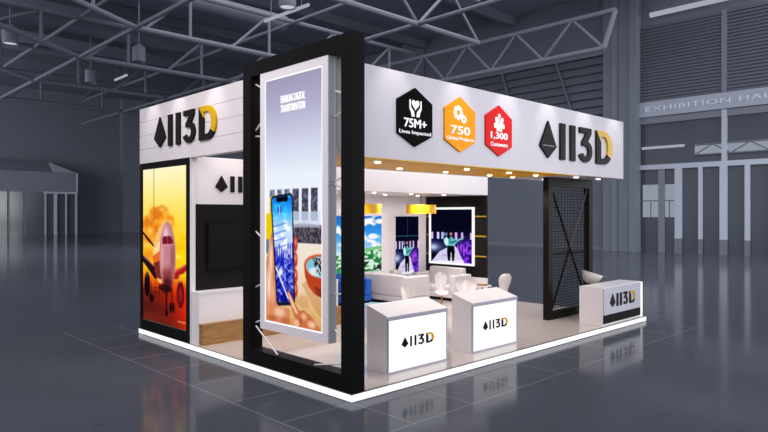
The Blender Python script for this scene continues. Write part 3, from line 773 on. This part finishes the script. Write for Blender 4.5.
def stage_picture(w, h, wide):
    p = Pic(w, h, (6, 7, 26))
    vv = .60 if wide else .36       # horizon line of the stage lights
    p.blend(np.exp(-((p.v-.56)/.10)**2)*.55, (30, 34, 110))
    p.ell(.08, .72, .34, .13, (150, 170, 255), .8, 1.0); p.ell(.05, .72, .16, .08, (235, 240, 255), .8, 1.0)
    n = p.noise(20, 4)
    m = np.clip((p.u-.55)*4, 0, 1)*np.clip((p.v-.52)*6, 0, 1)
    p.blend(m*.95, (74, 12, 168)); p.blend(m*(n > .6)*.8, (150, 70, 255)); p.blend(m*(n < .3)*.7, (20, 8, 70))
    for u in (.66, .74, .80, .87): p.ell(u, .72, .018, .14, (220, 120, 255), .85, .8)
    p.poly([(.22, .80), (.55, .66), (.64, .72), (.80, 1.0), (.02, 1.0)], (214, 206, 240)); p.poly([(.2, .97), (.8, .94), (.8, 1), (.1, 1)], (240, 238, 252), .8)
    p.poly([(.30, .86), (.44, .84), (.42, .88), (.26, .90)], (160, 150, 210), .6)
    for u, c in ((.03, (240, 200, 250)), (.18, (236, 220, 255)), (.29, (190, 200, 255)), (.62, (230, 180, 250)), (.76, (220, 190, 255)), (.97, (246, 190, 250))):
        p.rect(u-.025, u+.025, .43, .56, c, .95)
    p.rect(.3, .42, .44, .50, (150, 160, 220), .7)
    # the singer: hair, jacket, arm, trousers
    p.poly([(.41, .66), (.57, .66), (.59, .80), (.57, .965), (.52, .97), (.50, .76), (.48, .97), (.42, .965), (.40, .80)], (8, 7, 16))
    p.poly([(.34, .56), (.40, .51), (.51, .51), (.56, .56), (.68, .555), (.77, .51), (.785, .535), (.64, .61), (.58, .68), (.37, .69), (.32, .62)], (112, 196, 204))
    p.poly([(.33, .57), (.41, .515), (.43, .66), (.36, .67)], (214, 246, 246)); p.poly([(.47, .61), (.63, .57), (.64, .60), (.50, .66)], (40, 104, 128), .85); p.poly([(.44, .55), (.52, .55), (.47, .67)], (60, 130, 150), .7); p.ell(.78, .515, .02, .015, (220, 160, 150))
    p.ell(.47, .465, .065, .062, (12, 7, 12)); p.ell(.495, .465, .03, .032, (200, 140, 126)); p.ell(.44, .51, .045, .05, (14, 8, 12))
    if not wide:
        p.rect(.50, .53, 0, .36, (40, 70, 130), .7); p.rect(0, 1, .335, .35, (40, 140, 170), .8)
    return p
pic = thing('framed_picture', 'white framed backlit picture of a stage singer on the black wall', 'picture', (8.5, 5.45, .96))
a0, a1, b0, b1 = 4.63, 6.27, .963, 2.59
g = MB(); fw = .06
g.box(8.49, 8.54, a0, a0+fw, b0, b1); g.box(8.49, 8.54, a1-fw, a1, b0, b1); g.box(8.49, 8.54, a0+fw, a1-fw, b0, b0+fw); g.box(8.49, 8.54, a0+fw, a1-fw, b1-fw, b1)
g.build('frame', M['bezel_glow'], pic)
box('back', M['black_matt'], pic, 8.52, 8.54, a0+fw, a1-fw, b0+fw, b1-fw)
stage_picture(110, 120, True).mesh('print', facing_left(8.52), -a1+fw, -a0-fw, b0+fw, b1-fw, .004, pic)
pic = thing('wall_picture', 'narrow tall picture of a stage singer on the white partition wall', 'picture', (7.73, 6.44, .68))
box('back', M['white'], pic, 7.23, 8.24, 6.43, 6.45, .66, 2.36)
stage_picture(80, 130, False).mesh('print', facing_front(6.43), 7.26, 8.21, .69, 2.33, .004, pic)

def landscape_picture():
    p = Pic(120, 120)
    p.grad([(0, (24, 110, 206)), (.3, (50, 150, 232)), (.6, (170, 214, 246)), (.66, (220, 236, 244)), (1, (120, 190, 120))])
    n = p.noise(8, 21)*.6+p.noise(18, 22)*.4
    p.blend((p.v < .62)*np.clip((n-.56)*6, 0, 1), (252, 253, 255))
    for cu, cv, r in ((.6, .42, .09), (.75, .40, .07), (.88, .37, .08), (.97, .1, .07), (.66, .46, .1), (.3, .35, .12), (.15, .2, .1)): p.ell(cu, cv, r, r*.8, (255, 255, 255), .95, .4)
    p.poly([(0, .75), (.4, .70), (.8, .58), (1, .54), (1, 1), (0, 1)], (120, 196, 130))
    n = p.noise(30, 23); m = (p.v > .6+.15*(1-p.u))
    p.blend(m*(n > .52)*.9, (226, 240, 232)); p.blend(m*(n < .33)*.9, (30, 110, 56)); p.blend(m*(p.v > .82)*(p.noise(20, 24) < .3), (40, 44, 52))
    p.blend((p.v > .9)*(p.u < .55)*.7, (40, 170, 90))
    return p
pic = thing('landscape_picture', 'wide picture of blue sky and green hills on the white partition wall', 'picture', (5.3, 6.44, .85))
box('back', M['white'], pic, 3.88, 6.73, 6.43, 6.45, .82, 2.37)
landscape_picture().mesh('print', facing_front(6.43), 3.9, 6.71, .85, 2.345, .004, pic)

# ---- yellow drum pendants
def pendant(x, y, label):
    o = thing('pendant_lamp', label, 'lamp', (x, y, 2.41), group='yellow drum lamps over the lounge')
    MB().lathe([(.40, 0), (.40, .23), (.385, .23), (.385, 0), (.40, 0)], (x, y, 2.41), 40).build('drum_shade', M['yellow_lamp'], o, smooth=False)
    MB().lathe([(0, .01), (.384, .01), (.384, .02), (0, .02)], (x, y, 2.41), 32).build('diffuser', M['chair'], o)
    g = MB().tube((x, y, 2.60), (x, y, 2.91), .01, 6)
    for a in (0, 2*PI/3, 4*PI/3): g.tube((x, y, 2.60), (x+.385*math.cos(a), y+.385*math.sin(a), 2.60), .006, 6)
    g.build('cord', M['logo_black'], o)
pendant(7.085, 5.3, 'yellow drum lamp hanging beside the black wall')
pendant(5.05, 5.3, 'yellow drum lamp hanging close behind the black portal frame')

# ---- lounge seating
def sofa(label, x0, x1, y0, y1, back, arm_h, back_h, bx, mat_='fabric', name='sofa', seat=.42, arms=True, bt=.2, at=.18):
    """back: side the backrest is on ('x0','x1','y1')"""
    o = thing(name, label, 'sofa' if name == 'sofa' else 'armchair', ((x0+x1)/2, (y0+y1)/2, ZP))
    fb = M[mat_]
    box('base', M['black_matt'], o, x0+.04, x1-.04, y0+.04, y1-.04, ZP, ZP+.08)
    box('seat_box', fb, o, x0, x1, y0, y1, ZP+.08, seat-.1, bevel=.02)
    if back in ('x0', 'x1'):
        b0, b1 = (x0, x0+bt) if back == 'x0' else (x1-bt, x1)
        box('backrest', fb, o, b0, b1, y0+(at if arms else 0), y1-(at if arms else 0), seat-.1, back_h, bevel=.04, seg=3)
        if arms:
            box('arm', fb, o, x0, x1, y0, y0+at, seat-.1, arm_h, bevel=.035, seg=3); box('arm', fb, o, x0, x1, y1-at, y1, seat-.1, arm_h, bevel=.035, seg=3)
        c0, c1 = (x0+bt, x1) if back == 'x0' else (x0, x1-bt)
        ym = (y0+y1)/2
        box('cushion', fb, o, c0, c1, y0+at, ym-.004, seat-.1, seat+.06, bevel=.04, seg=3); box('cushion', fb, o, c0, c1, ym+.004, y1-at, seat-.1, seat+.06, bevel=.04, seg=3)
    else:
        box('backrest', fb, o, x0+at, x1-at, y1-bt, y1, seat-.1, back_h, bevel=.04, seg=3)
        box('arm', fb, o, x0, x0+at, y0, y1, seat-.1, arm_h, bevel=.035, seg=3); box('arm', fb, o, x1-at, x1, y0, y1, seat-.1, arm_h, bevel=.035, seg=3)
        box('cushion', fb, o, x0+at, x1-at, y0, y1-bt, seat-.1, seat+.06, bevel=.04, seg=3)
    return o
sofa('white sofa standing with its back to the store room, below the landscape picture', 5.9, 6.72, 4.65, 6.3, 'x0', .84, .86, 0, at=.2)
sofa('white sofa against the black wall under the framed picture', 7.42, 8.14, 4.42, 5.95, 'x1', .79, .94, 0)
sofa('white armchair between the two white sofas against the partition wall', 6.84, 7.38, 5.75, 6.38, 'y1', .72, .84, 0, name='armchair', at=.1)
sofa('blue armchair at the partition wall under the landscape picture', 4.75, 5.72, 5.75, 6.38, 'y1', .74, .87, 0, 'blue', name='armchair')

# shell chairs
def shell_mesh():
    g = MB(); bm = g.bm
    prof = [(-.22, .40, .17), (-.19, .425, .20), (-.08, .43, .215), (.04, .43, .20), (.12, .445, .165), (.165, .49, .125), (.19, .56, .12), (.215, .66, .165), (.235, .75, .195), (.25, .83, .185), (.258, .88, .14), (.262, .905, .06)]
    n = 10; rows = []
    for y, z, w in prof:
        row = []
        for i in range(n+1):
            t = -1+2*i/n
            up = .04*t*t if z < .47 else 0
            fw = -.06*t*t if z >= .47 else 0
            row.append(bm.verts.new((w*t, y+fw, z+up)))
        rows.append(row)
    for a, b in zip(rows, rows[1:]):
        for i in range(n): bm.faces.new((a[i], a[i+1], b[i+1], b[i]))
    return g
def shell_chair(label):
    o = thing('shell_chair', label, 'chair', (0, 0, 0), group='white shell chairs')
    s = shell_mesh().build('shell', M['chair'], o, smooth=True)
    m = s.modifiers.new('thick', 'SOLIDIFY'); m.thickness = .016
    m = s.modifiers.new('smooth', 'SUBSURF'); m.levels = 1; m.render_levels = 1
    MB().tube((0, .0, .02), (0, .0, .43), .02, 12).build('stem', M['brass'], o)
    MB().lathe([(0, 0), (.2, 0), (.2, .012), (.03, .03), (0, .03)], (0, 0, 0), 28).build('foot', M['brass'], o)
    return o
ch = [((3.66, 2.42), .30, 'white shell chair behind the lectern nearest the portal frame'),
      ((5.943, 3.6), -.75, 'white shell chair with brass stem in front of the sofa by the black wall'),
      ((6.1, 2.95), -.75, 'wide white shell chair turned away just behind the second glowing lectern'),
      ((6.55, 2.37), PI*.9, 'white shell chair standing alone at the right of the second lectern')]
first = None
for (x, y), rz, lab in ch:
    o = shell_chair(lab) if first is None else copy_tree(first)
    if first is None: first = o
    o.location = (x, y, ZP); o.rotation_euler.z = rz; o['label'] = lab
    if lab.startswith('wide'): o.scale = (1.35, 1.2, .82)
    elif 'brass stem' in lab: o.scale = (.78, 1, 1)
    elif 'nearest' in lab: o.scale = (.62, .9, .95)
    elif 'alone' in lab: o.scale = (.95, 1, 1.06)

def round_table(x, y, h, r, top, edge, label):
    o = thing('round_table', label, 'table', (x, y, ZP))
    MB().lathe([(0, 0), (r*.55, 0), (r*.55, .015), (.03, .03), (0, .03)], (x, y, ZP), 28).build('foot', edge, o)
    MB().tube((x, y, ZP+.02), (x, y, h-.02), .025, 12).build('stem', edge, o)
    MB().lathe([(0, -.025), (r, -.025), (r, 0), (0, 0)], (x, y, h), 40).build('tabletop', top, o)
    return o
round_table(3.52, 3.28, .56, .27, M['glass_blue'], M['black_matt'], 'low round table with a pale blue glass top beside the portal frame')
t = round_table(7.12, 3.3, .66, .22, M['white'], M['brass'], 'small round side table with a brass tray behind the second lectern')
tag(MB().lathe([(0, 0), (.13, 0), (.15, .02), (.14, .02), (.125, .008), (0, .008)], (7.12, 3.3, .66), 32).build('brass_tray', M['brass']), 'round brass tray lying on the small white side table', 'tray')

# ---- counters
def lectern(x0, x1, label):
    o = thing('lectern_counter', label, 'counter', ((x0+x1)/2, .57, ZP), group='glowing lectern counters')
    yf, yb, zf, zb = .365, .81, .93, 1.06
    MB().hexa([(x0, yf+.03, ZP), (x1, yf+.03, ZP), (x1, yb, ZP), (x0, yb, ZP), (x0, yf+.03, zf-.035+.009), (x1, yf+.03, zf-.035+.009), (x1, yb, zb-.035), (x0, yb, zb-.035)]).build('body', M['white'], o)
    MB().hexa([(x0, yf, zf-.04), (x1, yf, zf-.04), (x1, yb, zb-.035), (x0, yb, zb-.035), (x0, yf, zf), (x1, yf, zf), (x1, yb, zb), (x0, yb, zb)]).build('sloped_top', M['white'], o)
    g = MB(); fy0, fy1 = yf+.002, yf+.03
    g.box(x0, x0+.022, fy0, fy1, ZP, zf-.04); g.box(x1-.022, x1, fy0, fy1, ZP, zf-.04); g.box(x0+.022, x1-.022, fy0, fy1, zf-.06, zf-.04); g.box(x0+.022, x1-.022, fy0, fy1, ZP, ZP+.025)
    g.build('front_frame', M['edge_lilac'], o)
    box('glowing_panel', M['glow'], o, x0+.022, x1-.022, yf+.012, yf+.03, ZP+.025, zf-.06)
    logo(o, facing_front(yf+.012), x0+.285, .445, .71, .155, 0, .008, M['logo_black'], M['yellow'], .75)
    MB().hexa([(x0, yf-.002, zf-.042), (x1, yf-.002, zf-.042), (x1, yf+.002, zf-.042), (x0, yf+.002, zf-.042), (x0, yf-.002, zf-.002), (x1, yf-.002, zf-.002), (x1, yf+.002, zf-.002), (x0, yf+.002, zf-.002)]).build('front_edge', M['edge_lilac'], o)
lectern(1.0, 2.31, 'white lectern counter with glowing front panel nearest the black portal frame')
lectern(2.95, 4.24, 'white lectern counter with glowing front panel, the farther from the portal frame')

rd = thing('reception_desk', 'white reception desk with silver logo panel and black band at the right corner', 'counter', (7.8, .36, ZP))
dx0, dx1, dy0, dy1, dz = 6.88, 8.73, .06, .60, .885
box('body', M['white'], rd, dx0, dx1, dy0+.02, dy1, ZP, dz)
box('logo_panel', M['silver'], rd, dx0+.012, dx1-.11, dy0, dy0+.02, .32, dz-.015)
box('black_band', M['black_matt'], rd, dx0+.012, dx1-.11, dy0, dy0+.02, .145, .32)
box('glowing_edge', M['glow'], rd, dx1-.11, dx1, dy0, dy0+.02, ZP, dz-.01)
logo(rd, facing_front(dy0), 7.15, .462, 1.2, .275, 0, .012, M['logo_black'], M['yellow'])

# bowl chair
bc = thing('bowl_chair', 'white tilted bowl chair behind the reception desk', 'chair', (8.17, .97, ZP))
g = MB()
prof = [(0, -.23), (.07, -.225), (.14, -.19), (.20, -.11), (.243, .02), (.232, .025), (.188, -.10), (.13, -.175), (.06, -.207), (0, -.21)]
g.lathe(prof, (0, 0, 0), 36)
R = Matrix.Rotation(math.radians(17), 4, Vector((.70, .72, 0)))
R = Matrix.Translation((8.09, .94, 1.035)) @ R
for v in g.bm.verts: v.co = R @ v.co
g.build('bowl_seat', M['chair'], bc, smooth=True)
MB().tube((8.17, .97, ZP+.02), (8.14, .955, .835), .025, 12).build('stem', M['brass'], bc)
MB().lathe([(0, 0), (.16, 0), (.16, .012), (.03, .03), (0, .03)], (8.17, .97, ZP), 28).build('foot', M['brass'], bc)

# ---- mesh panel
mp = thing('mesh_panel', 'tall dark brown framed wire mesh panel with crossed rods under the fascia end', 'panel', (7.65, 1.26, ZP))
mx0, mx1, my0, my1, mz1 = 6.67, 8.62, 1.20, 1.34, 3.195
pw = .17
box('post', M['dark_brown'], mp, mx0, mx0+pw, my0, my1, ZP, mz1)
box('post', M['dark_brown'], mp, mx1-pw, mx1, my0, my1, ZP, mz1)
box('top_rail', M['dark_brown'], mp, mx0+pw, mx1-pw, my0, my1, mz1-.2, mz1)
box('bottom_rail', M['dark_brown'], mp, mx0+pw, mx1-pw, my0, my1, ZP, ZP+.16)
g = MB(); a, b, c_, d_ = mx0+pw, mx1-pw, ZP+.16, mz1-.2; ym = 1.29
n = 25
for i in range(1, n): x = a+(b-a)*i/n; g.box(x-.007, x+.007, ym-.005, ym+.005, c_, d_)
n = 42
for i in range(1, n): z = c_+(d_-c_)*i/n; g.box(a, b, ym-.004, ym+.004, z-.007, z+.007)
g.build('wire_mesh', M['black_matt'], mp)
MB().tube((a, ym-.04, d_), (b, ym-.04, c_), .022).build('cross_rod', M['logo_black'], mp)
g = MB().tube((a, ym-.04, c_), ((a+b)/2, ym-.04, (c_+d_)/2), .022)
g.build('cross_rod', M['logo_black'], mp)
MB().tube(((a+b)/2, ym-.04, (c_+d_)/2), (b, ym-.04, d_), .018).build('cross_rod', M['rust_rod'], mp)
MB().tube((a, ym-.03, 1.52), (b, ym-.03, 1.52), .018).build('cross_bar', M['logo_black'], mp)

# ================================================================== LIGHT
def area(name, loc, target, size, power, color=(1, 1, 1), sy=None, spread=PI):
    l = bpy.data.lights.new(name, 'AREA'); l.energy = power; l.color = color; l.shape = 'RECTANGLE'; l.size = size; l.size_y = sy or size; l.spread = spread
    o = bpy.data.objects.new(name, l); COL.objects.link(o); o.location = loc
    o.rotation_euler = (Vector(target)-Vector(loc)).to_track_quat('-Z', 'Y').to_euler(); return o
def spot(name, loc, target, power, angle, blend=.6, color=(1, .97, .93), r=.05):
    l = bpy.data.lights.new(name, 'SPOT'); l.energy = power; l.spot_size = math.radians(angle); l.spot_blend = blend; l.color = color; l.shadow_soft_size = r
    o = bpy.data.objects.new(name, l); COL.objects.link(o); o.location = loc
    o.rotation_euler = (Vector(target)-Vector(loc)).to_track_quat('-Z', 'Y').to_euler(); return o

# arm spots grazing the two fascias
for x in (1.2, 2.65, 4.05, 5.4, 6.8, 8.15): spot('fascia_spot', (x, FY-.55, 4.9), (x, FY, 4.15), 14, 65, .9)
for y in (5.85, 4.75, 3.45): spot('fascia_spot', (-.55, y, 4.9), (0, y, 4.12), 14, 60, .9)
# added unseen fill: soft light above the stand, panels in front of it
area('stand_fill', (4.4, 3.2, 6.9), (4.4, 3.2, 0), 6.5, 220, (1, .945, .90), 2.0)
area('front_fill', (-6, 2.0, 9.5), (1, 3.5, 2.5), 3, 130, (1, .94, .92), spread=1.6)
area('front_fill', (2.5, -8, 7.2), (5, 1.5, 2.9), 3, 125, (.97, .97, 1), spread=1.6)
# soffit and canopy lamps
for x in (1.6, 3.2, 4.8, 6.4, 7.9): spot('soffit_lamp', (x, 1.3, 3.15), (x, 1.3, 0), 75, 92, .7, (1, .92, .84), r=.08)
for x in (4.2, 5.4, 6.6, 7.8): spot('canopy_lamp', (x, 4.9, 2.86), (x, 5.7, 0), 80, 160, .8, (1, .95, .9), r=.08)
spot('logo_wall_lamp', (.75, 3.6, 3.9), (.75, 4.35, 2.8), 22, 90, .9)
for p_, e_ in (((4.68, 36.14, 12.45), 5200), ((25, 3.5, 13.5), 3000)): spot('floor_spot', p_, (p_[0], p_[1], 0), e_, 120, .8, (.92, .95, 1), .1)  # second spot added to brighten the right floor, no lamp hangs there
# added unseen panel overhead, broad soft light for the far floor
area('floor_fill', (18, 20, 16.5), (18, 20, 0), 14, 1600, (.9, .94, 1), 30)
# added unseen fill for the far hall, left of and right of the view
area('side_fill', (-12, 52, 7), (30, 68, 12), 24, 4200, (.94, .97, 1), 12)
area('side_fill', (31, -14, 5), (18, 40, 16), 12, 2600, (.94, .97, 1), 8)

w = bpy.data.worlds.new('hall_ambient'); SC.world = w; w.use_nodes = True
bg = w.node_tree.nodes['Background']; bg.inputs['Color'].default_value = (.93, .95, 1.0, 1); bg.inputs['Strength'].default_value = .85

# ================================================================== CAMERA
cam = bpy.data.cameras.new('camera'); co = bpy.data.objects.new('camera', cam); COL.objects.link(co)
cam.sensor_width = 36; cam.lens = 625/768*36; cam.clip_end = 400; cam.clip_start = .05
ang = math.atan(644/625)
fwd = Vector((math.cos(ang), math.sin(ang), 0))
co.location = (-5.2357, -5.9783, 2.4)
co.rotation_euler = fwd.to_track_quat('-Z', 'Y').to_euler()
cam.shift_y = -2/768
SC.camera = co
SC.view_settings.view_transform = 'Standard'; SC.view_settings.look = 'None'
SC.view_settings.exposure = 0; SC.view_settings.gamma = 1; SC.view_settings.use_curve_mapping = False
